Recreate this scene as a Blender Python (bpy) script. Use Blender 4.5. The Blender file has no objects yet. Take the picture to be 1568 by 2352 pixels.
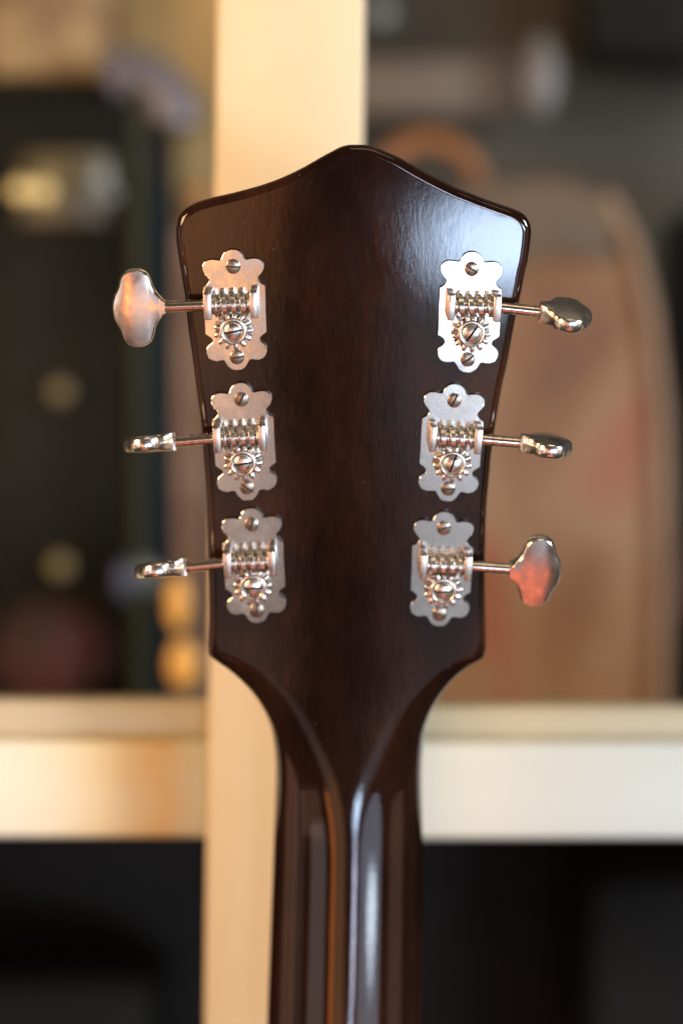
import bpy, bmesh, math, random
import numpy as np
from mathutils import Vector, Matrix
random.seed(4)
S = bpy.context.scene
COL = S.collection
K = 0.115e-3            # metres per unit of the drawing (1568 x 2352 units over the frame)
D = 0.64                # camera distance to the upper tuners
TH = math.radians(14)   # lean of the headstock
# ------------------------------------------------------------------ camera
cd = bpy.data.cameras.new('camera')
cam = bpy.data.objects.new('camera', cd); COL.objects.link(cam); S.camera = cam
cam.location = (0, -D, 0); cam.rotation_euler = (math.pi/2, 0, 0)
cd.sensor_fit = 'VERTICAL'; cd.sensor_height = 36; cd.sensor_width = 24
cd.lens = 36*D/(2352*K)
cd.clip_start = 0.01; cd.clip_end = 50
cd.dof.use_dof = True; cd.dof.focus_distance = D-0.004; cd.dof.aperture_fstop = 3.4
cd.dof.aperture_blades = 0
# ------------------------------------------------------------------ world and light
w = bpy.data.worlds.new('World'); S.world = w; w.use_nodes = True
bgn = w.node_tree.nodes['Background']
bgn.inputs[0].default_value = (0.80, 0.66, 0.55, 1); bgn.inputs[1].default_value = 0.075
S.view_settings.view_transform = 'Standard'; S.view_settings.look = 'None'
S.view_settings.exposure = 0; S.view_settings.gamma = 1
try: S.cycles.sample_clamp_indirect = 6
except Exception: pass

def lamp(name, center, size, rad, target=None, shape='RECTANGLE', rot=None, spread=None):
    """area lamp; rad = radiance colour of its face"""
    m = max(rad)
    l = bpy.data.lights.new(name, 'AREA'); l.shape = shape; l.size, l.size_y = size
    a = size[0]*size[1]*(math.pi/4 if shape == 'ELLIPSE' else 1)
    l.energy = m*a*math.pi; l.color = [c/m for c in rad]
    if spread: l.spread = math.radians(spread)
    o = bpy.data.objects.new(name, l); COL.objects.link(o); o.location = center
    if rot is None:
        o.rotation_euler = (Vector(target or (0, 0, 0))-Vector(center)).to_track_quat('-Z', 'Y').to_euler()
    else: o.rotation_euler = rot
    return o
FR = (math.pi/2, 0, 0)      # facing +Y, towards the guitar
def wall_lamp(name, x0, x1, z0, z1, rad, y=-1.6, shape='RECTANGLE', roll=0):
    return lamp(name, ((x0+x1)/2, y, (z0+z1)/2), (x1-x0, z1-z0), rad, rot=(math.pi/2, roll, 0), shape=shape)
# the shop behind the camera: cool windows on the right, warm lit wall on the left
wall_lamp('window_light', 0.085, 0.235, -0.612, -0.512, (19.0, 24.5, 33.0), shape='ELLIPSE')
wall_lamp('window_light_low', 0.05, 0.36, -0.80, -0.615, (0.66, 0.68, 0.74))
wall_lamp('window_light_floor', 0.05, 0.50, -1.62, -0.80, (0.37, 0.39, 0.44))
wall_lamp('window_light_slit', 0.16, 0.25, -0.49, -0.20, (16.0, 17.0, 22.0))
wall_lamp('warm_wall_light', -0.40, -0.080, -0.68, -0.40, (1.65, 0.80, 0.36))
wall_lamp('warm_wall_light_low', -0.40, -0.075, -0.80, -0.68, (0.80, 0.50, 0.38))
wall_lamp('warm_wall_light_floor', -0.40, -0.06, -1.00, -0.80, (0.46, 0.36, 0.33))
lamp('side_window_light', (1.2, -2.05, -0.48), (0.95, 0.28), (26.0, 31.0, 36), target=(0, 0, -0.1), shape='ELLIPSE')
lamp('side_window_light_low', (1.15, -2.15, -0.62), (1.3, 0.9), (1.7, 2.0, 2.6), target=(0, 0, -0.1), shape='ELLIPSE')
lamp('orange_lamp_light', (-0.46, -1.5, -0.40), (0.13, 0.55), (5.5, 1.5, 0.35), target=(0, 0, -0.1))
lamp('grey_wall_light', (-1.8, -0.6, -0.3), (0.7, 1.2), (0.35, 0.27, 0.24), target=(0, 0, -0.1))
lamp('floor_bounce_light', (0, -1.0, -1.65), (1.0, 0.8), (1.05, 0.22, 0.11), target=(0, 0, 0))
lamp('left_warm_light', (-1.2, 0.0, -0.30), (0.6, 0.7), (0.9, 0.45, 0.28), target=(0, 0, 0))
lamp('left_orange_light', (-1.5, -1.4, -0.84), (1.3, 0.36), (0.8, 0.42, 0.26), target=(0, 0, 0.05))
lamp('neck_grey_fill_light', (-1.3, -1.65, -0.30), (0.85, 0.9), (1.15, 0.92, 0.88), target=(0, 0, -0.1))  # unseen grey lamp added for the grey stripe along the neck
lamp('right_wall_light', (1.9, -0.7, -0.3), (0.9, 1.2), (0.75, 0.42, 0.30), target=(0, 0, -0.1))
lamp('ceiling_light', (0.3, -0.9, 1.3), (0.8, 0.5), (2.2, 1.7, 1.2), target=(0, 0, 0))
lamp('button_top_fill_light', (0.0, 0.6, 1.5), (2.0, 1.2), (0.22, 0.18, 0.13), target=(0, 0, 0))  # unseen soft lamp added to brighten button faces turned upwards
# light on the cabinet behind the guitar
lamp('cabinet_warm_light', (-0.55, -0.35, 0.16), (0.3, 0.3), (20, 13.0, 6.6), target=(-0.03, 0.12, 0.0))
lamp('cabinet_cool_light', (0.95, -0.42, 0.30), (0.35, 0.35), (31, 33, 36), target=(0.08, 0.12, -0.07))

# ------------------------------------------------------------------ helpers
def link(o, parent=None):
    COL.objects.link(o)
    if parent: o.parent = parent
    return o
def mesh(name, verts, faces, mat, parent=None, smooth=True, loc=None):
    me = bpy.data.meshes.new(name); me.from_pydata([tuple(v) for v in verts], [], faces); me.update()
    if smooth:
        me.polygons.foreach_set('use_smooth', [True]*len(me.polygons))
    me.materials.append(mat)
    o = bpy.data.objects.new(name, me); link(o, parent)
    if loc: o.location = loc
    return o
def bmobj(name, bm, mat, parent=None, smooth=True, angle=35):
    bmesh.ops.recalc_face_normals(bm, faces=bm.faces)
    me = bpy.data.meshes.new(name); bm.to_mesh(me); bm.free()
    if smooth:
        me.polygons.foreach_set('use_smooth', [True]*len(me.polygons))
        me.set_sharp_from_angle(angle=math.radians(angle))
    me.materials.append(mat)
    return link(bpy.data.objects.new(name, me), parent)
def tag(o, label=None, cat=None, group=None, kind=None):
    if label: o['label'] = label
    if cat: o['category'] = cat
    if group: o['group'] = group
    if kind: o['kind'] = kind
    return o
def empty(name, loc=(0, 0, 0)):
    o = bpy.data.objects.new(name, None); o.empty_display_size = 0.01; o.location = loc
    return link(o)
def at(px, py, Y=0.0):
    s = K*(D+Y)/D
    return Vector(((px-784)*s, Y, (1176-py)*s))
def rbox(bm, c, s, bev=0.0, seg=2, rot=None):
    r = bmesh.ops.create_cube(bm, size=1)
    vs = r['verts']
    M = Matrix.Translation(Vector(c)) @ (rot if rot else Matrix.Identity(4)) @ Matrix.Diagonal((*s, 1))
    bmesh.ops.transform(bm, matrix=M, verts=vs)
    if bev > 0:
        es = set(e for v in vs for e in v.link_edges)
        bmesh.ops.bevel(bm, geom=list(es), offset=bev, segments=seg, affect='EDGES', profile=0.5)
def lathe(bm, prof, n=40, M=None, close=True):
    """prof: (r, z) list from bottom to top, axis z"""
    rings = []
    for r, z in prof:
        if r < 1e-9: rings.append([bm.verts.new((0, 0, z))])
        else: rings.append([bm.verts.new((r*math.cos(2*math.pi*i/n), r*math.sin(2*math.pi*i/n), z)) for i in range(n)])
    for a, b in zip(rings, rings[1:]):
        for i in range(n):
            j = (i+1) % n
            if len(a) == 1 and len(b) == 1: continue
            if len(a) == 1: bm.faces.new((a[0], b[j], b[i]))
            elif len(b) == 1: bm.faces.new((a[i], a[j], b[0]))
            else: bm.faces.new((a[i], a[j], b[j], b[i]))
    vs = [v for r in rings for v in r]
    if M is not None: bmesh.ops.transform(bm, matrix=M, verts=vs)
    return vs
def smooth_poly(pts, n):
    """closed Catmull-Rom through points, n samples per span"""
    out = []; m = len(pts)
    for i in range(m):
        p0, p1, p2, p3 = [np.array(pts[(i+j-1) % m], float) for j in range(4)]
        for s in range(n):
            t = s/n
            out.append(0.5*((2*p1)+(-p0+p2)*t+(2*p0-5*p1+4*p2-p3)*t*t+(-p0+3*p1-3*p2+p3)*t**3))
    return out
# ------------------------------------------------------------------ materials
def nodes(name):
    m = bpy.data.materials.new(name); m.use_nodes = True
    nt = m.node_tree; p = nt.nodes['Principled BSDF']
    return m, nt, p
def N(nt, t, **kw):
    n = nt.nodes.new(t)
    for k_, v in kw.items():
        if k_ in n.inputs: n.inputs[k_].default_value = v
        else: setattr(n, k_, v)
    return n
def ramp(nt, src, stops):
    r = nt.nodes.new('ShaderNodeValToRGB')
    while len(r.color_ramp.elements) < len(stops): r.color_ramp.elements.new(0.5)
    for e, (p, c) in zip(r.color_ramp.elements, stops):
        e.position = p; e.color = (*c, 1) if len(c) == 3 else c
    nt.links.new(src, r.inputs['Fac']); return r
def noisef(nt, scale, detail=3, vec=(1, 1, 1), rough=0.55, rnd=False):
    tc = nt.nodes.new('ShaderNodeTexCoord'); mp = nt.nodes.new('ShaderNodeMapping')
    mp.inputs['Scale'].default_value = vec
    nt.links.new(tc.outputs['Object'], mp.inputs['Vector'])
    if rnd:
        oi = nt.nodes.new('ShaderNodeObjectInfo'); nt.links.new(oi.outputs['Random'], mp.inputs['Location'])
    n = N(nt, 'ShaderNodeTexNoise', Scale=scale, Detail=detail, Roughness=rough)
    nt.links.new(mp.outputs['Vector'], n.inputs['Vector']); return n
def plain(name, stops, rough=0.5, scale=20, vec=(1, 1, 1), metal=0, bump=0.0, bscale=None, spec=0.5, detail=3):
    m, nt, p = nodes(name)
    n = noisef(nt, scale, detail, vec)
    r = ramp(nt, n.outputs['Fac'], stops); nt.links.new(r.outputs['Color'], p.inputs['Base Color'])
    p.inputs['Roughness'].default_value = rough; p.inputs['Metallic'].default_value = metal
    p.inputs['Specular IOR Level'].default_value = spec
    if bump:
        b = noisef(nt, bscale or scale*4, 4, vec); bp = N(nt, 'ShaderNodeBump', Strength=bump, Distance=0.0002)
        nt.links.new(b.outputs['Fac'], bp.inputs['Height']); nt.links.new(bp.outputs['Normal'], p.inputs['Normal'])
    return m
def metal(name, c0, c1, rough=(0.08, 0.22), bump=0.1, scale=260, bscale=900, vec=(1, 1, 1), dist=0.00005):
    m, nt, p = nodes(name)
    n = noisef(nt, scale, 5, vec, rnd=True)
    r = ramp(nt, n.outputs['Fac'], [(0.32, c0), (0.62, c1)]); nt.links.new(r.outputs['Color'], p.inputs['Base Color'])
    p.inputs['Metallic'].default_value = 1
    mr = N(nt, 'ShaderNodeMapRange'); mr.inputs['From Min'].default_value = 0.3; mr.inputs['From Max'].default_value = 0.7
    mr.inputs['To Min'].default_value = rough[1]; mr.inputs['To Max'].default_value = rough[0]
    nt.links.new(n.outputs['Fac'], mr.inputs['Value']); nt.links.new(mr.outputs['Result'], p.inputs['Roughness'])
    b = noisef(nt, bscale, 3, vec); bp = N(nt, 'ShaderNodeBump', Strength=bump, Distance=dist)
    nt.links.new(b.outputs['Fac'], bp.inputs['Height']); nt.links.new(bp.outputs['Normal'], p.inputs['Normal'])
    return m
def wood_lacquer():
    m, nt, p = nodes('dark_lacquered_wood')
    n1 = noisef(nt, 45, 5, (1, 1, 0.35)); n2 = noisef(nt, 900, 3, (1.6, 1, 0.10))
    mx = N(nt, 'ShaderNodeMix', data_type='FLOAT'); mx.inputs[0].default_value = 0.22
    nt.links.new(n1.outputs['Fac'], mx.inputs[2]); nt.links.new(n2.outputs['Fac'], mx.inputs[3])
    r = ramp(nt, mx.outputs[0], [(0.36, (0.0062, 0.0020, 0.0012)), (0.5, (0.0145, 0.0046, 0.0022)), (0.64, (0.030, 0.0098, 0.0038))])
    nt.links.new(r.outputs['Color'], p.inputs['Base Color'])
    p.inputs['Roughness'].default_value = 0.068
    tc = nt.nodes.new('ShaderNodeTexCoord')
    vo = N(nt, 'ShaderNodeTexVoronoi', Scale=420.0); nt.links.new(tc.outputs['Object'], vo.inputs['Vector'])
    th = N(nt, 'ShaderNodeMapRange'); th.inputs['From Min'].default_value = 0.07; th.inputs['From Max'].default_value = 0.03
    nt.links.new(vo.outputs['Distance'], th.inputs['Value'])
    n4 = noisef(nt, 90, 2); t4 = N(nt, 'ShaderNodeMapRange'); t4.inputs['From Min'].default_value = 0.55; t4.inputs['From Max'].default_value = 0.62
    nt.links.new(n4.outputs['Fac'], t4.inputs['Value'])
    mu = N(nt, 'ShaderNodeMath', operation='MULTIPLY'); nt.links.new(th.outputs['Result'], mu.inputs[0]); nt.links.new(t4.outputs['Result'], mu.inputs[1])
    mu2 = N(nt, 'ShaderNodeMath', operation='MULTIPLY'); nt.links.new(mu.outputs[0], mu2.inputs[0]); mu2.inputs[1].default_value = 0.5
    mc = N(nt, 'ShaderNodeMix', data_type='RGBA'); mc.inputs[7].default_value = (0.30, 0.25, 0.20, 1)
    nt.links.new(mu2.outputs[0], mc.inputs[0]); nt.links.new(r.outputs['Color'], mc.inputs[6]); nt.links.new(mc.outputs[2], p.inputs['Base Color'])
    sm = noisef(nt, 70, 4, (1, 1, 1)); sr = N(nt, 'ShaderNodeMapRange'); sr.inputs['To Min'].default_value = 0.045; sr.inputs['To Max'].default_value = 0.070
    sr.inputs['From Min'].default_value = 0.35; sr.inputs['From Max'].default_value = 0.65
    nt.links.new(sm.outputs['Fac'], sr.inputs['Value']); nt.links.new(sr.outputs['Result'], p.inputs['Roughness'])
    g = noisef(nt, 520, 3, (1.5, 1, 0.55)); g2 = noisef(nt, 60, 2, (1, 1, 0.5))
    b1 = N(nt, 'ShaderNodeBump', Strength=0.15, Distance=0.00004); b2 = N(nt, 'ShaderNodeBump', Strength=0.28, Distance=0.0001)
    nt.links.new(g.outputs['Fac'], b1.inputs['Height']); nt.links.new(g2.outputs['Fac'], b2.inputs['Height'])
    nt.links.new(b1.outputs['Normal'], b2.inputs['Normal']); nt.links.new(b2.outputs['Normal'], p.inputs['Normal'])
    return m
M_WOOD = wood_lacquer()
M_FRET = plain('rosewood', [(0.3, (0.03, 0.014, 0.008)), (0.7, (0.07, 0.035, 0.018))], 0.4, 60, (1, 1, 0.1))
M_PLATE = metal('polished_nickel', (0.60, 0.56, 0.51), (0.84, 0.80, 0.76), (0.07, 0.20), 0.12, 200, 700)
M_NICK = metal('worn_nickel', (0.58, 0.52, 0.45), (0.82, 0.77, 0.70), (0.20, 0.36), 0.15, 400, 1200)
M_CAST = metal('cast_nickel', (0.60, 0.56, 0.50), (0.82, 0.78, 0.73), (0.17, 0.30), 0.2, 300, 500, dist=0.00008)
M_SHAFT = metal('turned_nickel', (0.50, 0.41, 0.32), (0.74, 0.64, 0.54), (0.16, 0.26), 0.3, 500, 2600, (1.5, .15, .15))
M_SLOT_SHADE = plain('slot_shade', [(0.3, (0.05, 0.035, 0.022)), (0.7, (0.13, 0.10, 0.07))], 0.5, 900, metal=0.6)  # shade inside the screw slots, put into a dark colour
M_SCREW = metal('tarnished_screw', (0.20, 0.155, 0.11), (0.40, 0.33, 0.26), (0.2, 0.4), 0.2, 700, 1500)
# ------------------------------------------------------------------ guitar
guitar = tag(empty('guitar', (0, 0, 0)), 'back of a dark brown lacquered guitar headstock and neck standing before the cabinet', 'guitar')
Z0 = 476*K; YN = 0.0305; TT = math.tan(TH)
def prof(Z):
    a = 230.0
    h = (Z0-Z)*TT
    m = min(h, YN)
    return m-math.log(math.exp(-a*(h-m))+math.exp(-a*(YN-m)))/a
def slope(Z): return (prof(Z+1e-5)-prof(Z-1e-5))/2e-5
def onto(px, py):
    """point of the back surface's centre line profile seen at px, py"""
    Y = 0.0
    for _ in range(12):
        Z = (1176-py)*K*(D+Y)/D; Y = 0.5*Y+0.5*prof(Z)
    return at(px, py, Y)
LEFT = [(822,332),(798,333),(783,337),(767,345),(741,359),(717,373),(690,388),(661,402),(633,414),(605,424),(578,432),(549,440),(520,447),(493,453),
        (475,458),(458,463),(437,473),(422,484),(411,499),(406,520),(406,544),(412,590),(419,635),(427,690),(432,747),(440,804),(446,851),(453,907),(462,970),(467,1032),(471,1087),
        (475,1143),(479,1226),(482,1337),(483,1420),(481,1497),(482,1509),(494,1521),(532,1551),(570,1591),(599,1634),(620,1682),(630,1739),(633,1797),(630,1906),(627,2000),(623,2097),(618,2240),(614,2352),(608,2560)]
RIGHT = [(822,332),(846,334),(868,341),(890,350),(913,360),(941,376),(969,392),(997,407),(1025,421),(1053,434),(1081,445),(1109,456),(1137,466),(1160,474),(1182,482),(1199,491),(1211,504),(1218,522),
         (1218,548),(1211,600),(1204,629),(1193,685),(1182,736),(1173,784),(1163,840),(1156,870),(1147,915),(1138,970),(1127,1045),(1122,1101),(1116,1170),(1114,1230),(1113,1290),(1113,1400),(1115,1480),(1114,1501),
         (1108,1517),(1075,1537),(1044,1565),(1020,1596),(995,1639),(978,1687),(971,1739),(968,1811),(970,1906),(971,2000),(971,2097),(970,2240),(969,2352),(966,2560)]
def resample(P, step):
    P = np.array(P, float)
    # Catmull-Rom densify, then uniform step
    Q = []
    for i in range(len(P)-1):
        p0 = P[max(i-1, 0)]; p1 = P[i]; p2 = P[i+1]; p3 = P[min(i+2, len(P)-1)]
        l = np.linalg.norm(p2-p1)
        m1 = (p2-p0)/max(np.linalg.norm(p2-p0), 1e-6)*l; m2 = (p3-p1)/max(np.linalg.norm(p3-p1), 1e-6)*l
        for t in np.linspace(0, 1, 12, endpoint=False):
            Q.append((2*t**3-3*t*t+1)*p1+(t**3-2*t*t+t)*m1+(-2*t**3+3*t*t)*p2+(t**3-t*t)*m2)
    Q.append(P[-1]); Q = np.array(Q)
    s = np.r_[0, np.cumsum(np.linalg.norm(np.diff(Q, axis=0), axis=1))]
    u = np.linspace(0, s[-1], int(s[-1]/step)+1)
    return np.c_[np.interp(u, s, Q[:, 0]), np.interp(u, s, Q[:, 1])]
def build_body():
    L = resample(LEFT, 5); R = resample(RIGHT, 5)
    loop = np.vstack([L[::-1], R[1:]])
    # the top end wall is seen above the back face: the back face starts lower
    y = loop[:, 1].copy(); sh = np.clip((600-y)/120, 0, 1); sh = sh*sh*(3-2*sh)
    loop[:, 1] += 1.5*sh
    def sm(pts): return pts
    ext = np.vstack([[loop[0]+np.array([0, 600])], loop, [loop[-1]+np.array([0, 600])]])
    ys = np.linspace(600, 2560, 400)
    lx = np.interp(ys, L[:, 1], L[:, 0]); rx = np.interp(ys, R[:, 1], R[:, 0])
    # spine, smoothed
    cx = (lx+rx)/2; ker = np.ones(41)/41; cxp = np.pad(cx, 20, mode='edge'); cx = np.convolve(cxp, ker, 'valid')
    yc = np.maximum(loop[:, 1], 640.0)
    C = np.c_[np.interp(yc, ys, cx), yc]
    Ry = [0, 560, 680, 1470, 1500, 1553, 1610, 1667, 1715, 1763, 1820, 2700]
    Rv = [19, 19, 17, 15, 24, 80, 78, 92, 116, 134, 172, 190]
    Dy = [0, 560, 680, 1500, 1560, 1640, 1720, 1800, 1900, 2050, 2300, 2700]
    Dv = [19, 19, 17, 15, 34, 74, 104, 127, 141, 149, 153, 155]
    a_, b_ = ext[:-1], ext[1:]; ab = b_-a_; ll = (ab**2).sum(1)
    def dist(P):
        out = np.empty(len(P))
        for i, p in enumerate(P):
            t = np.clip(((p-a_)*ab).sum(1)/ll, 0, 1); q = a_+ab*t[:, None]
            out[i] = math.sqrt(((p-q)**2).sum(1).min())
        return out
    def smoothI(v, xs, fs):
        wd = np.interp(v, [1500, 1640], [12, 52])
        return sum(g*np.interp(v+o*wd, xs, fs) for o, g in ((-2, .06), (-1.5, .09), (-1, .13), (-.5, .14), (0, .16), (.5, .14), (1, .13), (1.5, .09), (2, .06)))
    n = len(loop)
    length = np.linalg.norm(C-loop, axis=1)
    verts = []; rings = []
    fr = [0, .4, 1.1, 2.2, 3.6, 5.2, 7, 9, 11.2, 13.6, 16, 18.5, 21, 23.5, 26, 29]          # units inwards
    fr2 = list(np.linspace(0, 1, 26)[1:]**1.0)
    def put(P, drop, extra=0.0):
        idx = []
        for (px, py), dr in zip(P, drop):
            p = onto(px, py); sl = slope(p.z); nn = Vector((0, 1, -sl)).normalized()
            q = p+nn*min(dr, 3e-3 if py < 1500 else 1)+Vector((0, max(0, dr-3e-3) if py < 1500 else 0, 0)); q.x *= (D+dr+p.y)/(D+p.y)
            idx.append(len(verts)); verts.append(q)
        return idx
    def ringpts(i):
        if i < len(fr): s = np.full(n, fr[i])
        else:
            t = fr2[i-len(fr)]; s = 29+(length-29)*t
        s = np.minimum(s, length)
        return loop+(C-loop)*(s/length)[:, None]
    nr = len(fr)+len(fr2)
    T = smoothI(loop[:, 1], [0, 1500, 1800, 2700], [14.5e-3, 14.5e-3, 19.5e-3, 19.5e-3])
    for i in range(nr):
        P = ringpts(i); d = dist(P) if i else np.zeros(n)
        Rr = smoothI(P[:, 1], Ry, Rv); Dd = smoothI(P[:, 1], Dy, Dv)*K
        hw = np.interp(P[:, 1], ys, (rx-lx)/2); Rr = np.where(P[:, 1] > 1600, 0.5*(Rr+hw*1.02-np.sqrt((Rr-hw*1.02)**2+14.0**2))+3, Rr)
        t = np.clip(1-d/Rr, 0, 1)
        pw = smoothI(P[:, 1], [0, 1480, 1560, 1750, 1900, 2700], [2.0, 2.0, 2.9, 2.9, 2.1, 2.1])
        drop = Dd*(1-np.sqrt(np.clip(1-t**pw, 0, 1)))
        rings.append(put(P, drop))
    # side wall and front
    wall = []
    P = loop; Dd = smoothI(P[:, 1], Dy, Dv)*K
    wall.append(put(P, T-0.0008))
    wall.append(put(loop+(C-loop)*(np.minimum(7, length)/length)[:, None], T))
    wall.append(put(loop+(C-loop)*0.999, T))
    order = wall[::-1]+rings
    faces = []
    for A, B in zip(order, order[1:]):
        for i in range(n-1): faces.append((A[i], A[i+1], B[i+1], B[i]))
    bm = bmesh.new()
    vs = [bm.verts.new(v) for v in verts]
    for f in faces:
        bm.faces.new([vs[i] for i in f])
    bmesh.ops.remove_doubles(bm, verts=bm.verts, dist=2e-6)
    bmesh.ops.dissolve_degenerate(bm, edges=bm.edges, dist=1e-7)
    return bm
body = build_body()
neck_bm = body.copy()
ZJ = at(0, 1500, 0.025).z
# headstock and neck share one carved surface, cut at the joint
bmesh.ops.bisect_plane(body, geom=body.verts[:]+body.edges[:]+body.faces[:], plane_co=(0, 0, ZJ), plane_no=(0, 0, 1), clear_inner=True)
bmesh.ops.bisect_plane(neck_bm, geom=neck_bm.verts[:]+neck_bm.edges[:]+neck_bm.faces[:], plane_co=(0, 0, ZJ), plane_no=(0, 0, 1), clear_outer=True)
bmobj('headstock', body, M_WOOD, guitar, angle=60)
bmobj('neck', neck_bm, M_WOOD, guitar, angle=60)
bm = bmesh.new()
fb = [at(x, y, YN+0.022) for x, y in ((640, 1800), (958, 1800), (956, 2540), (620, 2540))]
lo = [bm.verts.new((v.x, YN+0.0192, v.z)) for v in fb]; hi = [bm.verts.new((v.x, YN+0.0245, v.z)) for v in fb]
bm.faces.new(lo); bm.faces.new(hi[::-1])
for i in range(4): bm.faces.new((lo[i], lo[(i+1) % 4], hi[(i+1) % 4], hi[i]))
bmobj('fretboard', bm, M_FRET, guitar, smooth=False)

# ---- tuning machine meshes, built once with the shaft towards +x ; units K
HALF = [(0,0),(7,.6),(13,3),(18,6.5),(22,11),(24.5,16),(26,20.5),(29,23.3),(33,24),(39,22.5),(46,21.8),(53,22),(60,24),(66,28.5),(70,35),(71,42),(69.5,50),(65.5,57),(60.5,62),(57,66),(56.2,70),(58,75),(63,80),(69,83.5),(71.5,85.5)]
HALF2 = [(71.5,193.5),(68,196.5),(62,200.5),(57,205),(54.5,210),(55.5,214.5),(60,217.5),(65.5,222),(69.5,229),(70.5,237),(68.5,245.5),(64,252),(57.5,256.5),(50,258.5),(42,258),(35,256.6),(30.5,257.5),(27.5,260.5),(24.5,266),(20.5,272.5),(15,277.5),(8,280.3),(0,281)]
def plate_outline():
    h = HALF+HALF2
    r = [(x, 140.5-y) for x, y in h]; l = [(-x, y) for x, y in r[::-1][1:-1]]
    return r+l
def ring_solid(bm, outline, levels):
    """levels: (inset, z). outline CCW/CW closed; insets along averaged normals"""
    P = np.array(outline, float); m = len(P)
    area = 0.5*np.sum(P[:, 0]*np.roll(P[:, 1], -1)-np.roll(P[:, 0], -1)*P[:, 1])
    d = np.roll(P, -1, axis=0)-np.roll(P, 1, axis=0)
    nrm = np.c_[-d[:, 1], d[:, 0]]; nrm /= np.linalg.norm(nrm, axis=1)[:, None]
    if area < 0: nrm = -nrm
    rs = []
    for ins, z in levels:
        Q = P+nrm*ins
        rs.append([bm.verts.new((q[0]*K, q[1]*K, z*K)) for q in Q])
    for a, b in zip(rs, rs[1:]):
        for i in range(m):
            j = (i+1) % m; bm.faces.new((a[i], a[j], b[j], b[i]))
    bm.faces.new(rs[-1]); bm.faces.new(rs[0][::-1])
def make_plate():
    bm = bmesh.new()
    ring_solid(bm, plate_outline(), [(0, 0.5), (0, 8.0), (0.5, 9.3), (1.6, 9.9)])
    return bm
PT = 9.9   # plate top height
def make_post(x0, x1):
    bm = bmesh.new()
    rbox(bm, ((x0+x1)/2*K, 19*K, (PT+31)*K), ((x1-x0)*K, 60*K, 58*K), 2.6*K, 3)
    # rounded shoulders where the post meets the plate
    rbox(bm, ((x0+x1)/2*K, 19*K, (PT+3)*K), ((x1-x0+3)*K, 54*K, 7*K), 1.5*K, 2)
    return bm
WZ = 41.0   # worm axis height
def make_worm(x0, x1):
    bm = bmesh.new(); nx, na = 110, 40; rows = []
    for i in range(nx+1):
        x = x0+(x1-x0)*i/nx; row = []
        for j in range(na):
            a = 2*math.pi*j/na
            ph = ((x-x0)/21.5-a/(2*math.pi)) % 1.0
            edge = min(1, (x-x0-1)/6, (x1-1-x)/6)
            c = 0.5-0.5*math.cos(2*math.pi*ph); c = min(1, max(0, (c-0.22)/0.28)); c = c*c*(3-2*c)
            r = 14.5+14.0*c
            if edge < 1: r = 14.5+(r-14.5)*max(edge, 0)
            row.append(bm.verts.new((x*K, (19+r*math.cos(a))*K, (WZ+r*math.sin(a))*K)))
        rows.append(row)
    for a, b in zip(rows, rows[1:]):
        for j in range(na):
            bm.faces.new((a[j], a[(j+1) % na], b[(j+1) % na], b[j]))
    # collars against the posts
    RY = Matrix.Translation((0, 19*K, WZ*K)) @ Matrix.Rotation(math.pi/2, 4, 'Y')
    for xa in (x0, x1-5):
        lathe(bm, [(0, xa*K), (22*K, xa*K), (23*K, (xa+1)*K), (23*K, (xa+4)*K), (22*K, (xa+5)*K), (0, (xa+5)*K)], 32, RY)
    return bm
GX, GY = 4.5, -43.0
def make_gear():
    bm = bmesh.new()
    lathe(bm, [(0, 9.8*K), (15*K, 9.8*K), (15*K, 24*K), (29*K, 25*K), (31*K, 28*K), (31.5*K, 44*K), (30.5*K, 47.5*K), (28.5*K, 49*K), (26.5*K, 49*K), (25*K, 47.5*K), (24.6*K, 34*K), (0, 34*K)], 56)
    for i in range(13):
        a = 2*math.pi*(i+0.5)/13+0.12
        vs = []
        for (r, w, z0, z1) in ((28, 6.2, 27.5, 43), (36, 5.2, 28, 43), (41, 4.6, 29, 42.5), (44.5, 3.4, 31.0, 40.5)):
            vs.append([bm.verts.new((r*K, s*w*K, z*K)) for s, z in ((-1, z0), (1, z0), (1, z1-1.4), (.55, z1), (-.55, z1), (-1, z1-1.4))])
        for A, B in zip(vs, vs[1:]):
            for q in range(6): bm.faces.new((A[q], A[(q+1) % 6], B[(q+1) % 6], B[q]))
        bm.faces.new(vs[-1]); bm.faces.new(vs[0][::-1])
        bmesh.ops.transform(bm, matrix=Matrix.Rotation(a, 4, 'Z'), verts=[v for r_ in vs for v in r_])
    return bm
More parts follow.
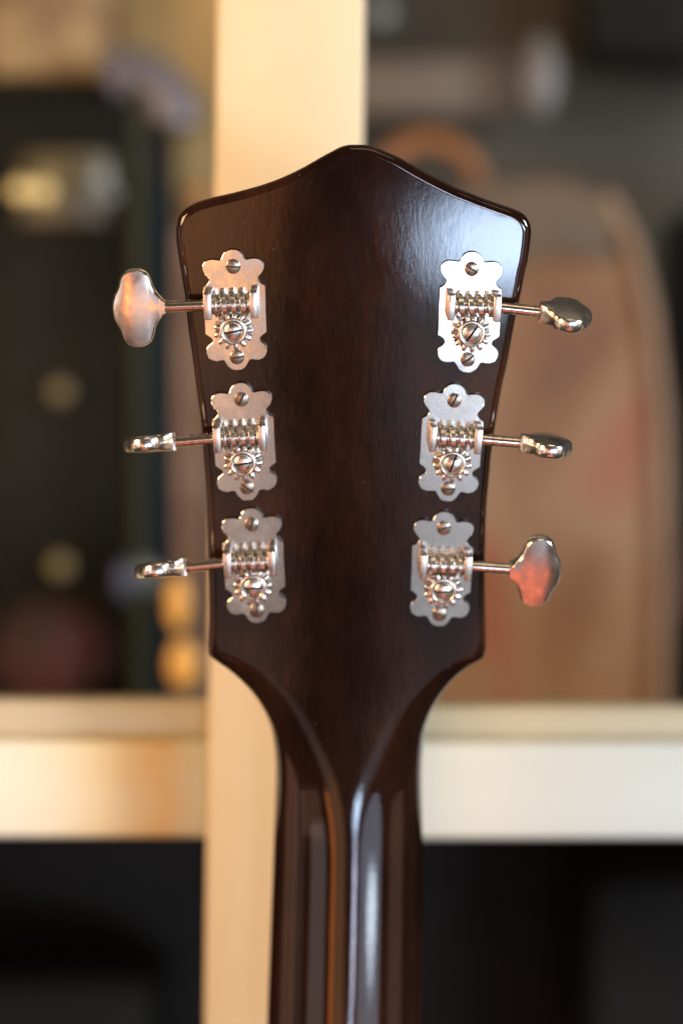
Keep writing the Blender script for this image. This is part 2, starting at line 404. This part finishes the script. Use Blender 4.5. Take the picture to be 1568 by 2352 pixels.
def make_screw(r, base, floor, dome, slot):
    """slotted dome head, slot along x, axis z; base..floor = rim, dome height above the floor"""
    bm = bmesh.new()
    dp = min(5.0, floor-base-0.9) if floor-base > 2 else 0.9
    lathe(bm, [(0, base*K), (r*K, base*K), (r*K, (floor-dp)*K), (0, (floor-dp)*K)], 40)
    for s in (1, -1):
        rows = []; ny, nx = 12, 18
        yy = [slot/2]+[slot/2+(r*0.985-slot/2)*math.sin(math.pi/2*i/ny) for i in range(ny+1)]
        for k_, y in enumerate(yy):
            row = []; h = math.sqrt(max(r*r*.97-y*y, 0.01))
            for i in range(nx+1):
                x = -h*math.cos(math.pi*i/nx)
                z = floor-.2+dome*math.sqrt(max(0, 1-(x*x+y*y)/(r*r*.98)))
                if k_ == 0: z = floor-dp
                row.append(bm.verts.new((x*K, s*y*K, z*K)))
            rows.append(row)
        for A, B in zip(rows, rows[1:]):
            for i in range(nx):
                bm.faces.new((A[i], A[i+1], B[i+1], B[i]) if s > 0 else (B[i], B[i+1], A[i+1], A[i]))
        rimv = [r_[0] for r_ in rows[1:]]+rows[-1][1:-1]+[r_[-1] for r_ in rows[1:]][::-1]
        low = [bm.verts.new((v.co.x, v.co.y, (floor-dp)*K)) for v in rimv]
        for i in range(len(rimv)-1): bm.faces.new((rimv[i], rimv[i+1], low[i+1], low[i]))
    for f in bm.faces:
        if all(abs(v.co.y) < (slot/2+0.05)*K and v.co.z > (base+.05)*K for v in f.verts) or all(abs(v.co.z-(floor-dp)*K) < 2e-8 for v in f.verts): f.material_index = 1
    return bm
def make_shaft():
    # origin at the outer post face, along +x
    bm = bmesh.new()
    pr = [(0, -4), (12.5, -4), (13.6, -2), (13.6, 8)]+[(13.6, 8+i*8) for i in range(1, 11)]+[(13.2, 92), (13.2, 97), (0, 97)]
    lathe(bm, [(r*K, z*K) for r, z in pr], 36, Matrix.Rotation(math.pi/2, 4, 'Y'))
    return bm
# button outline upper half, x from the collar outwards, y half height
BT = [(0,16),(5,23),(12,33),(19,45),(23,57),(27,70),(34,81),(45,88),(58,91),(72,89.5),(85,83),(93.5,72),(98,59),(100.5,50),(104.5,42),(110.5,31),(115,17),(117,0)]
def make_button():
    bm = bmesh.new()
    up = []
    P = [(-4, 15.5)]+BT
    for i in range(len(P)-1):
        for s in range(3):
            t = s/3; p0 = P[max(i-1, 0)]; p1 = P[i]; p2 = P[i+1]; p3 = P[min(i+2, len(P)-1)]
            f = lambda a, b, c, d: 0.5*((2*b)+(-a+c)*t+(2*a-5*b+4*c-d)*t*t+(-a+3*b-3*c+d)*t**3)
            up.append((f(p0[0], p1[0], p2[0], p3[0]), f(p0[1], p1[1], p2[1], p3[1])))
    up = [up[0]]+[p for p in up[1:] if p[0] >= 0]; up.append((117, 0))
    out = up+[(x, -y) for x, y in up[::-1][1:]]
    n = len(out); nu = len(up)
    P2 = np.array(out); d = np.zeros_like(P2); d[1:-1] = P2[2:]-P2[:-2]; d[0] = P2[1]-P2[0]; d[-1] = P2[-1]-P2[-2]
    nr_ = np.c_[-d[:, 1], d[:, 0]]; nr_ /= np.linalg.norm(nr_, axis=1)[:, None]
    def half(x):      # half thickness along the shaft direction
        return (21-1.0*min(1, max(0, x/30)))*(1 if x < 60 else math.sqrt(1-((x-60)/57*0.72)**2))
    def zt(x, y): return half(x)-abs(y)*0.045
    rings = []
    for ins, f in ((7, 1.0), (5.5, 0.985), (3.5, 0.88), (1.7, 0.68), (0.5, 0.38), (0, 0), (0.5, -0.38), (1.7, -0.68), (3.5, -0.88), (5.5, -0.985), (7, -1.0)):
        row = []
        for (x, y), (nx_, ny_) in zip(out, nr_):
            damp = min(1, max(0.25, x/14))
            qx, qy = x-nx_*ins*damp, y-ny_*ins*damp
            if y > 0: qy = max(qy, 0.2)
            if y < 0: qy = min(qy, -0.2)
            row.append((qx, qy, f*zt(qx, qy)))
        rings.append([bm.verts.new((a*K, b*K, c*K)) for a, b, c in row])
    for A, B in zip(rings, rings[1:]):
        for i in range(n-1): bm.faces.new((A[i], A[i+1], B[i+1], B[i]))
    for ring, sg in ((rings[0], 1), (rings[-1], -1)):
        mid = []
        for i in range(nu):
            x = 0.5*(ring[i].co.x+ring[n-1-i].co.x)/K
            mid.append(bm.verts.new((x*K, 0, sg*half(x)*K)) if i < nu-1 else ring[nu-1])
        for i in range(nu-1):
            for a, b in ((ring[i], ring[i+1]), (ring[n-1-i], ring[n-2-i])):
                fs = [a, b, mid[i+1], mid[i]]
                fs = [v for q, v in enumerate(fs) if v not in fs[:q]]
                if len(fs) >= 3:
                    try: bm.faces.new(fs)
                    except ValueError: pass
    # collar end
    bmesh.ops.remove_doubles(bm, verts=bm.verts, dist=1e-7)
    be = [e for e in bm.edges if e.is_boundary]
    if be: bmesh.ops.holes_fill(bm, edges=be, sides=0)
    return bm
def place(name, me, mat, parent, M=None):
    o = bpy.data.objects.new(name, me); link(o, parent)
    if M is not None: o.matrix_local = M
    return o
def to_mesh(name, bm, mat, angle=35, tri=False):
    bmesh.ops.recalc_face_normals(bm, faces=bm.faces)
    me = bpy.data.meshes.new(name); bm.to_mesh(me); bm.free()
    me.set_sharp_from_angle(angle=math.radians(angle)); me.polygons.foreach_set('use_smooth', [len(p.vertices) < 12 for p in me.polygons])
    me.materials.append(mat); return me
me_plate = to_mesh('tuning_machine', make_plate(), M_PLATE, 30)
me_near = to_mesh('worm_post', make_post(50, 68), M_NICK); me_far = to_mesh('worm_post', make_post(-54, -37), M_NICK)
me_worm = to_mesh('worm', make_worm(-37, 50), M_NICK, 50)
me_gear = to_mesh('worm_gear', make_gear(), M_NICK, 40)
me_gscrew = to_mesh('gear_screw', make_screw(22.5, 36, 43.5, 9, 5), M_NICK, 40)
me_mscrew = to_mesh('mounting_screw', make_screw(17, 9.5, 13.0, 3.5, 4.5), M_SCREW, 40)
me_shaft = to_mesh('shaft', make_shaft(), M_SHAFT, 40)
me_button = to_mesh('button', make_button(), M_CAST, 22)
for m_ in (me_gscrew, me_mscrew): m_.materials.append(M_SLOT_SHADE)
# top and bottom of each base plate, side, shaft angle (deg, extra to the plate), button turn, gear slot, screw slots, label
TUN = [((534,570),(546,850),-1,  0.4,  0,  -10, (-4, 8),  'upper left tuning machine, its button broadside to the viewer'),
       ((552,876),(570,1148),-1, 1.9,  103,   -6, (60, -40), 'middle left tuning machine, its button edge on with a sharp highlight'),
       ((576,1165),(591.5,1428),-1, 3.4, 105,   0, (70, 75), 'lower left tuning machine, its button edge on and softly out of focus'),
       ((1084,575),(1071.5,856),1, -4.5,-82,  56, (-30, 35), 'upper right tuning machine, the brightest plate, its button turned half away'),
       ((1045,879),(1026,1150),1, -1.9, -93,   72, (65, 5),  'middle right tuning machine, its button nearly edge on'),
       ((1020,1173),(1007,1436),1, -1.9, 11,   4, (20, -15), 'lower right tuning machine, its button split grey above and red below')]
for (ta, tb, sg, sha, turn, gslot, ms, lab) in TUN:
    a = onto(*ta); b = onto(*tb); c = (a+b)/2
    nrm = Vector((0, -math.cos(TH), -math.sin(TH)))
    up = (a-b); up -= nrm*up.dot(nrm); up.normalize(); rt = up.cross(nrm).normalized()
    Mx = Matrix((rt, up, nrm)).transposed().to_4x4(); Mx.translation = c
    pl = bpy.data.objects.new('tuning_machine', me_plate); link(pl, guitar); pl.matrix_world = Mx
    pl['label'] = lab; pl['group'] = 'tuning machines on the headstock'
    F = Matrix.Identity(4) if sg > 0 else Matrix.Rotation(math.pi, 4, 'Z')
    def side(M0, y=19.0):     # half turn about the worm's middle for the left side
        return M0 if sg > 0 else Matrix.Translation((0, 2*y*K, 0)) @ Matrix.Rotation(math.pi, 4, 'Z') @ M0
    I = Matrix.Identity(4)
    place('worm_post', me_near, None, pl, side(I)); place('worm_post', me_far, None, pl, side(I))
    place('worm', me_worm, None, pl, side(I))
    jit = random.uniform(0, 0.48)
    g = place('worm_gear', me_gear, None, pl, Matrix.Translation((sg*GX*K, GY*K, 0)) @ Matrix.Rotation(jit, 4, 'Z'))
    place('gear_screw', me_gscrew, None, pl, Matrix.Translation((sg*GX*K, GY*K, 0)) @ Matrix.Rotation(math.radians(-gslot if sg < 0 else gslot), 4, 'Z'))
    for y_, an in ((101, ms[0]), (-109, ms[1])):
        place('mounting_screw', me_mscrew, None, pl, Matrix.Translation((0, y_*K, 0)) @ Matrix.Rotation(math.radians(an), 4, 'Z'))
    SM = Matrix.Translation((sg*66*K, 19*K, WZ*K)) @ Matrix.Rotation(math.radians(sha), 4, 'Z') @ F
    place('shaft', me_shaft, None, pl, SM)
    place('button', me_button, None, pl, SM @ Matrix.Translation((95*K, 0, 0)) @ Matrix.Rotation(math.radians(turn), 4, 'X'))

# ------------------------------------------------------------------ cabinet behind
M_POST = plain('cream_painted_wood', [(0.3, (0.62, 0.49, 0.30)), (0.7, (0.71, 0.57, 0.37))], 0.45, 14, (1, 1, 0.1), bump=0.2)
M_RAIL = plain('white_painted_rail', [(0.3, (0.55, 0.56, 0.49)), (0.7, (0.64, 0.65, 0.58))], 0.4, 9, (0.3, 1, 1), bump=0.2)
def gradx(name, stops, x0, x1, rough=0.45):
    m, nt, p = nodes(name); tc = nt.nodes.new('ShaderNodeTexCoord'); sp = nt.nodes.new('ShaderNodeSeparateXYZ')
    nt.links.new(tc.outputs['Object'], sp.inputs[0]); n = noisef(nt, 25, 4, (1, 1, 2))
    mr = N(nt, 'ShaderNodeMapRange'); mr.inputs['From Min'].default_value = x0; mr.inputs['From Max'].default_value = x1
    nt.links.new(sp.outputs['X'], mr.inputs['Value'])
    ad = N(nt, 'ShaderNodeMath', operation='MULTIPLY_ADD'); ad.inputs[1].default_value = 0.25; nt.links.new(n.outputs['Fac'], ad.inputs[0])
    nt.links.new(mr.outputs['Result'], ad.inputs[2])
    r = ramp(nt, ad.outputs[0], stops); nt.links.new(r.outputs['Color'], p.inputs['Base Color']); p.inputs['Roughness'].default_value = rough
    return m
M_RAIL_FALLOFF = gradx('rail_light_falloff', [(0.10, (0.66, 0.66, 0.56)), (0.55, (0.62, 0.50, 0.30)), (0.85, (0.55, 0.36, 0.14)), (1.0, (0.50, 0.48, 0.36))], at(0, 0, .125).x, at(520, 0, .125).x)  # light falloff along the left rail, put into the paint colour
M_MOULD = plain('tan_moulding', [(0.3, (0.42, 0.36, 0.24)), (0.7, (0.54, 0.47, 0.33))], 0.4, 9, (0.3, 1, 1))
M_BLACK = plain('black_vinyl', [(0.3, (0.006, 0.0065, 0.006)), (0.7, (0.017, 0.017, 0.014))], 0.5, 8, spec=0.08)
M_DARK = plain('dark_backing', [(0.3, (0.010, 0.010, 0.009)), (0.7, (0.030, 0.028, 0.023))], 0.7, 5)
M_BRASS = plain('aged_brass', [(0.3, (0.50, 0.42, 0.20)), (0.7, (0.75, 0.66, 0.38))], 0.22, 30, metal=1)
def boxobj(name, x0, y0, x1, y1, Y, depth, mat, parent=None, bev=2e-3, roll=0.0):
    """a real box whose front face spans these drawing units at depth Y"""
    a = at(x0, y0, Y); b = at(x1, y1, Y); c = (a+b)/2
    bm = bmesh.new()
    rbox(bm, (0, depth/2, 0), (abs(b.x-a.x), depth, abs(a.z-b.z)), bev, 3)
    bmesh.ops.rotate(bm, verts=bm.verts, cent=(0, 0, 0), matrix=Matrix.Rotation(roll, 3, 'Y'))
    bmesh.ops.translate(bm, verts=bm.verts, vec=c)
    return bmobj(name, bm, mat, parent)
cab = tag(empty('display_cabinet', at(784, 2400, 0.14)), 'cream wooden frame of the display cabinet behind the guitar, blurred', 'cabinet')
def cpart(*a, **k_):
    o = boxobj(*a, **k_); o.parent = cab; o.matrix_parent_inverse = Matrix.Translation(-cab.location); return o
cpart('post', 483, -300, 822, 2700, 0.105, 0.035, M_POST, bev=1.5e-3, roll=math.radians(0.72))
cpart('rail', -700, 1702, 483, 1925, 0.125, 0.03, M_RAIL_FALLOFF); cpart('rail', 815, 1706, 2300, 1929, 0.125, 0.03, M_RAIL)
cpart('moulding', -700, 1608, 483, 1700, 0.135, 0.02, M_MOULD); cpart('moulding', 815, 1624, 2300, 1704, 0.135, 0.02, M_MOULD)
cpart('back_panel', -1500, -1200, 3100, 4200, 0.72, 0.02, M_DARK)

M_GLASSY = plain('green_edge_glass', [(0.3, (0.055, 0.06, 0.035)), (0.7, (0.09, 0.095, 0.06))], 0.3, 6)


ZS = -0.096                                   # top of the cabinet's shelf
bm = bmesh.new(); rbox(bm, (0, 0.43, ZS-0.003), (1.6, 0.57, 0.006), 0.001); sub_shelf = bmobj('shelf', bm, M_MOULD)
sub_shelf.parent = cab; sub_shelf.matrix_parent_inverse = Matrix.Translation(-cab.location)
def pyb(Y): return 1176-ZS/(K*(D+Y)/D)         # where the shelf shows at depth Y
def sub(o, parent): o.parent = parent; o.matrix_parent_inverse = Matrix.Translation(-parent.location); return o
def torus(bm, R, r, M, n=64, m=12, arc=1.0, sz=1.0):
    nn = n if arc == 1 else n+1
    g = [[bm.verts.new(M @ Vector(((R+r*math.cos(2*math.pi*j/m))*math.cos(2*math.pi*arc*i/n), (R+r*math.cos(2*math.pi*j/m))*math.sin(2*math.pi*arc*i/n), sz*r*math.sin(2*math.pi*j/m)))) for j in range(m)] for i in range(nn)]
    for i in range(n if arc == 1 else nn-1):
        for j in range(m): bm.faces.new((g[i][j], g[(i+1) % nn][j], g[(i+1) % nn][(j+1) % m], g[i][(j+1) % m]))
    if arc != 1: bm.faces.new(g[0]); bm.faces.new(g[-1][::-1])
def blob(name, px, py, Y, rx, ry, mat, parent=None, flat=0.6):
    s = K*(D+Y)/D; c = at(px, py, Y); bm = bmesh.new()
    bmesh.ops.create_uvsphere(bm, u_segments=32, v_segments=20, radius=1)
    bmesh.ops.transform(bm, matrix=Matrix.Translation(c) @ Matrix.Diagonal((rx*s, rx*s*flat, ry*s, 1)), verts=bm.verts)
    o = bmobj(name, bm, mat); return sub(o, parent) if parent else o
# ---- left pane: black case with a brass band and studs
Y = 0.40; s_ = K*(D+Y)/D
case = tag(empty('instrument_case', (at(120, 0, Y).x, Y+0.04, ZS)), 'tall black case with a wide brass band and round studs behind the left pane', 'case')
M_GLINT = plain('brass_highlight', [(0.3, (0.85, 0.70, 0.30)), (0.7, (0.95, 0.84, 0.45))], 0.2, 30, metal=0.4)  # highlight on the brass band, its brightness put into the colour
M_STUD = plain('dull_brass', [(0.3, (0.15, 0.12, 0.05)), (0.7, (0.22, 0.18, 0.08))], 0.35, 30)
M_BAND = plain('olive_brass_band', [(0.3, (0.06, 0.05, 0.022)), (0.7, (0.11, 0.09, 0.045))], 0.35, 30)
sub(boxobj('case_body', -420, 185, 385, pyb(Y), Y, 0.08, M_BLACK, bev=0.012), case)
bm = bmesh.new(); bc = at(150, 430, Y)
lathe(bm, [(175*s_, -85*s_), (178*s_, -80*s_), (178*s_, 70*s_), (175*s_, 78*s_), (165*s_, 78*s_), (165*s_, -85*s_)], 64, Matrix.Translation(bc+Vector((0, 0.024, 0))) @ Matrix.Diagonal((1, .9, 1, 1)))
sub(bmobj('brass_band', bm, M_BAND), case)
for px, py, r in ((48, 437, 26), (98, 440, 24), (140, 900, 26), (140, 1300, 26)):  # upper pair are painted highlights on the band, lower pair are studs
    blob('stud_and_glint', px, py, Y-0.006, r, r, M_GLINT if py < 800 else M_STUD, case)
M_STEEL = plain('blued_steel', [(0.3, (0.11, 0.125, 0.12)), (0.7, (0.17, 0.19, 0.18))], 0.3, 30)
blob('clasp', 250, 446, Y-0.004, 24, 26, M_STEEL, case)
M_GLASSY = plain('olive_rod', [(0.3, (0.018, 0.020, 0.012)), (0.7, (0.032, 0.034, 0.020))], 0.6, 6, spec=0.1)
tag(boxobj('upright_rod', 298, 195, 330, pyb(0.33), 0.33, 0.012, M_GLASSY), 'slim olive green upright in front of the black case', 'rod')
M_NAVY = plain('navy_cloth', [(0.3, (0.005, 0.010, 0.015)), (0.7, (0.013, 0.020, 0.026))], 0.8, 8, spec=0.05)
tag(boxobj('navy_folder', 345, 420, 398, pyb(0.37), 0.37, 0.02, M_NAVY), 'narrow dark navy folder standing between green upright and brown plank', 'folder')
M_PLANK = plain('brown_plank', [(0.35, (0.10, 0.045, 0.020)), (0.5, (0.16, 0.085, 0.05)), (0.65, (0.24, 0.15, 0.11))], 0.45, 9, (1, 1, 1.4))
tag(boxobj('brown_plank', 402, 520, 640, pyb(0.41), 0.41, 0.02, M_PLANK), 'reddish brown plank standing just left of the cream post', 'plank')
M_AMBER = plain('amber_glaze', [(0.3, (0.62, 0.30, 0.05)), (0.7, (0.78, 0.42, 0.09))], 0.25, 12)
for px, py, rx, ry, lb in ((408, 1385, 26, 62, 'upper of two amber ovals left of the cream post, dimmer and narrower'), (420, 1525, 36, 55, 'lower of two amber ovals left of the cream post, brighter and rounder')):
    tag(blob('amber_jar', px, py, 0.30, rx, ry, M_AMBER), lb, 'jar', 'amber jars by the post')
M_RED = plain('red_cloth', [(0.35, (0.020, 0.009, 0.008)), (0.65, (0.055, 0.011, 0.010))], 0.8, 14)
tag(blob('red_cloth', 120, 1500, 0.36, 140, 130, M_RED), 'dark red cloth bundle at the foot of the black case', 'cloth')
M_BLUE = plain('blue_cap', [(0.3, (0.018, 0.024, 0.06)), (0.7, (0.03, 0.038, 0.09))], 0.5, 12)
tag(blob('blue_cap', 282, 1335, 0.31, 22, 50, M_BLUE), 'small blue cap on the olive upright', 'cap')
tag(blob('grey_knob', 330, 1325, 0.32, 34, 42, M_STEEL), 'round grey knob beside the small blue cap', 'knob')
# things above the case
M_TAN = plain('tan_card', [(0.3, (0.30, 0.18, 0.055)), (0.7, (0.50, 0.33, 0.13))], 0.7, 14)
M_LAV = plain('lavender_plastic', [(0.3, (0.10, 0.09, 0.10)), (0.7, (0.16, 0.145, 0.17))], 0.35, 12)
M_UMB = plain('umber_cloth', [(0.35, (0.12, 0.040, 0.016)), (0.5, (0.20, 0.13, 0.06)), (0.65, (0.34, 0.24, 0.11))], 0.8, 30)
tag(boxobj('umber_box', -300, -260, 260, 176, 0.42, 0.06, M_UMB, bev=0.006), 'umber brown box lying on top of the black case', 'box')
tag(boxobj('tan_box', 262, -260, 620, 520, 0.47, 0.03, M_TAN, bev=0.004), 'tall ochre card box behind the lavender bowl at upper left', 'box')
bm = bmesh.new(); lc = at(290, 280, 0.40)
torus(bm, 110*s_, 60*s_, Matrix.Translation(lc) @ Matrix.Rotation(math.pi/2, 4, 'X') @ Matrix.Rotation(-0.1, 4, 'Z'), arc=0.33)
tag(bmobj('lavender_hoop', bm, M_LAV), 'curved lavender grey hoop at the shoulder of the black case', 'hoop')
M_ORG = plain('orange_wood', [(0.3, (0.30, 0.12, 0.03)), (0.7, (0.42, 0.18, 0.05))], 0.5, 12)
tag(blob('orange_ball', 452, 462, 0.43, 36, 42, M_ORG), 'small orange brown ball left of the cream post', 'ball')
# ---- right pane: leather bag
Y = 0.38
bag = tag(empty('leather_bag', (at(1270, 0, Y).x, Y+0.05, ZS)), 'tan brown leather bag with sloping shoulders filling the right pane', 'bag')
M_LEA = plain('tan_leather', [(0.30, (0.085, 0.032, 0.010)), (0.42, (0.155, 0.066, 0.020)), (0.55, (0.20, 0.110, 0.048)), (0.66, (0.21, 0.062, 0.022))], 0.5, 14, (1.3, 1, 0.7))
M_SHO = plain('dark_brown_leather', [(0.3, (0.075, 0.05, 0.025)), (0.7, (0.13, 0.075, 0.035))], 0.5, 14)  # darker brown than the body, covers the top of the bag
M_PIPE = plain('pale_piping', [(0.3, (0.17, 0.095, 0.048)), (0.7, (0.23, 0.14, 0.08))], 0.5, 14)
M_HAND = plain('ginger_leather', [(0.3, (0.17, 0.065, 0.018)), (0.7, (0.25, 0.10, 0.03))], 0.45, 12)
pts = [(880, pyb(Y)), (880, 700), (900, 560), (1000, 470), (1130, 420), (1290, 410), (1390, 450), (1450, 560), (1490, 720), (1515, 950), (1520, 1200), (1510, pyb(Y))]
def slab(name, pts, Y, depth, mat, inset=0.01, smooth_n=5):
    out = smooth_poly(pts, smooth_n); P = [at(x, y, Y) for x, y in out]
    bm = bmesh.new(); cx = sum(p.x for p in P)/len(P); cz = sum(p.z for p in P)/len(P); rs = []
    for f, dy in ((0.90, 0), (0.97, 0.15), (1, 0.35), (1, 0.65), (0.97, 0.85), (0.90, 1)):
        rs.append([bm.verts.new((cx+(p.x-cx)*f, Y+depth*dy, cz+(p.z-cz)*f)) for p in P])
    for a, b in zip(rs, rs[1:]):
        for i in range(len(P)): bm.faces.new((a[i], a[(i+1) % len(P)], b[(i+1) % len(P)], b[i]))
    bm.faces.new(rs[0]); bm.faces.new(rs[-1][::-1]); return bmobj(name, bm, mat)
sub(slab('bag_body', pts, Y, 0.10, M_LEA), bag)
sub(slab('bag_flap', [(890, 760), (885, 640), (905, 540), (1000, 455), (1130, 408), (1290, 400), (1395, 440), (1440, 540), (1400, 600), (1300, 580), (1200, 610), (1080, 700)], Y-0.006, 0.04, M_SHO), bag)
pip = [(x+0, y) for x, y in pts[6:]]
bm = bmesh.new()
for (x0, y0), (x1, y1) in zip(pip, pip[1:]):
    for q in range(6):
        a = at(x0+(x1-x0)*q/6, y0+(y1-y0)*q/6, Y-0.002); b = at(x0+(x1-x0)*(q+1)/6, y0+(y1-y0)*(q+1)/6, Y-0.002)
        m_ = (b-a).to_track_quat('Z', 'Y').to_matrix().to_4x4(); m_.translation = a
        lathe(bm, [(0.0042, 0), (0.0042, (b-a).length*1.05)], 12, m_)
sub(bmobj('piping', bm, M_PIPE), bag)
s_ = K*(D+Y)/D
bm = bmesh.new(); torus(bm, 120*s_, 26*s_, Matrix.Translation(at(985, 440, Y+0.03)) @ Matrix.Rotation(math.pi/2, 4, 'X'), arc=0.5)
sub(bmobj('handle', bm, M_HAND), bag)
M_GREY = plain('grey_brown_board', [(0.35, (0.09, 0.07, 0.05)), (0.65, (0.15, 0.115, 0.085))], 0.7, 16)
M_WARMWALL = plain('olive_cloth', [(0.35, (0.045, 0.040, 0.026)), (0.65, (0.075, 0.062, 0.045))], 0.8, 10)
tag(boxobj('olive_curtain', 700, -600, 1900, 900, 0.60, 0.02, M_WARMWALL), 'dull olive cloth hanging at the back of the right pane', 'curtain')
tag(boxobj('upper_board', 780, 125, 1180, 265, 0.46, 0.05, M_GREY, bev=0.006), 'grey brown board lying across the back above the bag handle', 'board')
tag(boxobj('black_box', 1330, -300, 1900, 140, 0.50, 0.05, M_BLACK, bev=0.01), 'black box at the top right corner of the cabinet', 'box')
M_PALE = plain('pale_ceramic', [(0.3, (0.10, 0.088, 0.08)), (0.7, (0.15, 0.135, 0.12))], 0.4, 12)
tag(blob('pale_vase', 1238, 175, 0.44, 45, 95, M_PALE), 'pale oval vase blurred at the upper right', 'vase')
tag(boxobj('black_folder', 1545, 470, 2000, pyb(0.42), 0.42, 0.05, M_BLACK, bev=0.01), 'dark upright folder at the right edge beside the leather bag', 'folder')
tag(blob('red_ball', 1600, 1350, 0.38, 60, 90, M_RED), 'dark red ball at the right edge of the cabinet', 'ball')
tag(blob('steel_button', 878, 30, 0.42, 26, 30, M_STEEL), 'small round grey blue button at the top beside the cream post', 'button')
# ---- below the rail
M_DK2 = plain('charcoal_board', [(0.35, (0.006, 0.006, 0.006)), (0.65, (0.016, 0.015, 0.013))], 0.6, 8, spec=0.1)
bm = bmesh.new(); rbox(bm, (0, 0.5, -0.36), (1.6, 0.02, 0.5)); o = bmobj('lower_panel', bm, M_DK2); sub(o, cab)
tag(boxobj('charcoal_cabinet', 1350, 2010, 2100, 3000, 0.36, 0.1, M_BLACK, bev=0.008), 'charcoal box standing in the dark right compartment below the rail', 'box')
tag(boxobj('dark_crate', -300, 2250, 360, 3000, 0.36, 0.1, M_BLACK, bev=0.008), 'dark crate in the left compartment below the rail', 'crate')
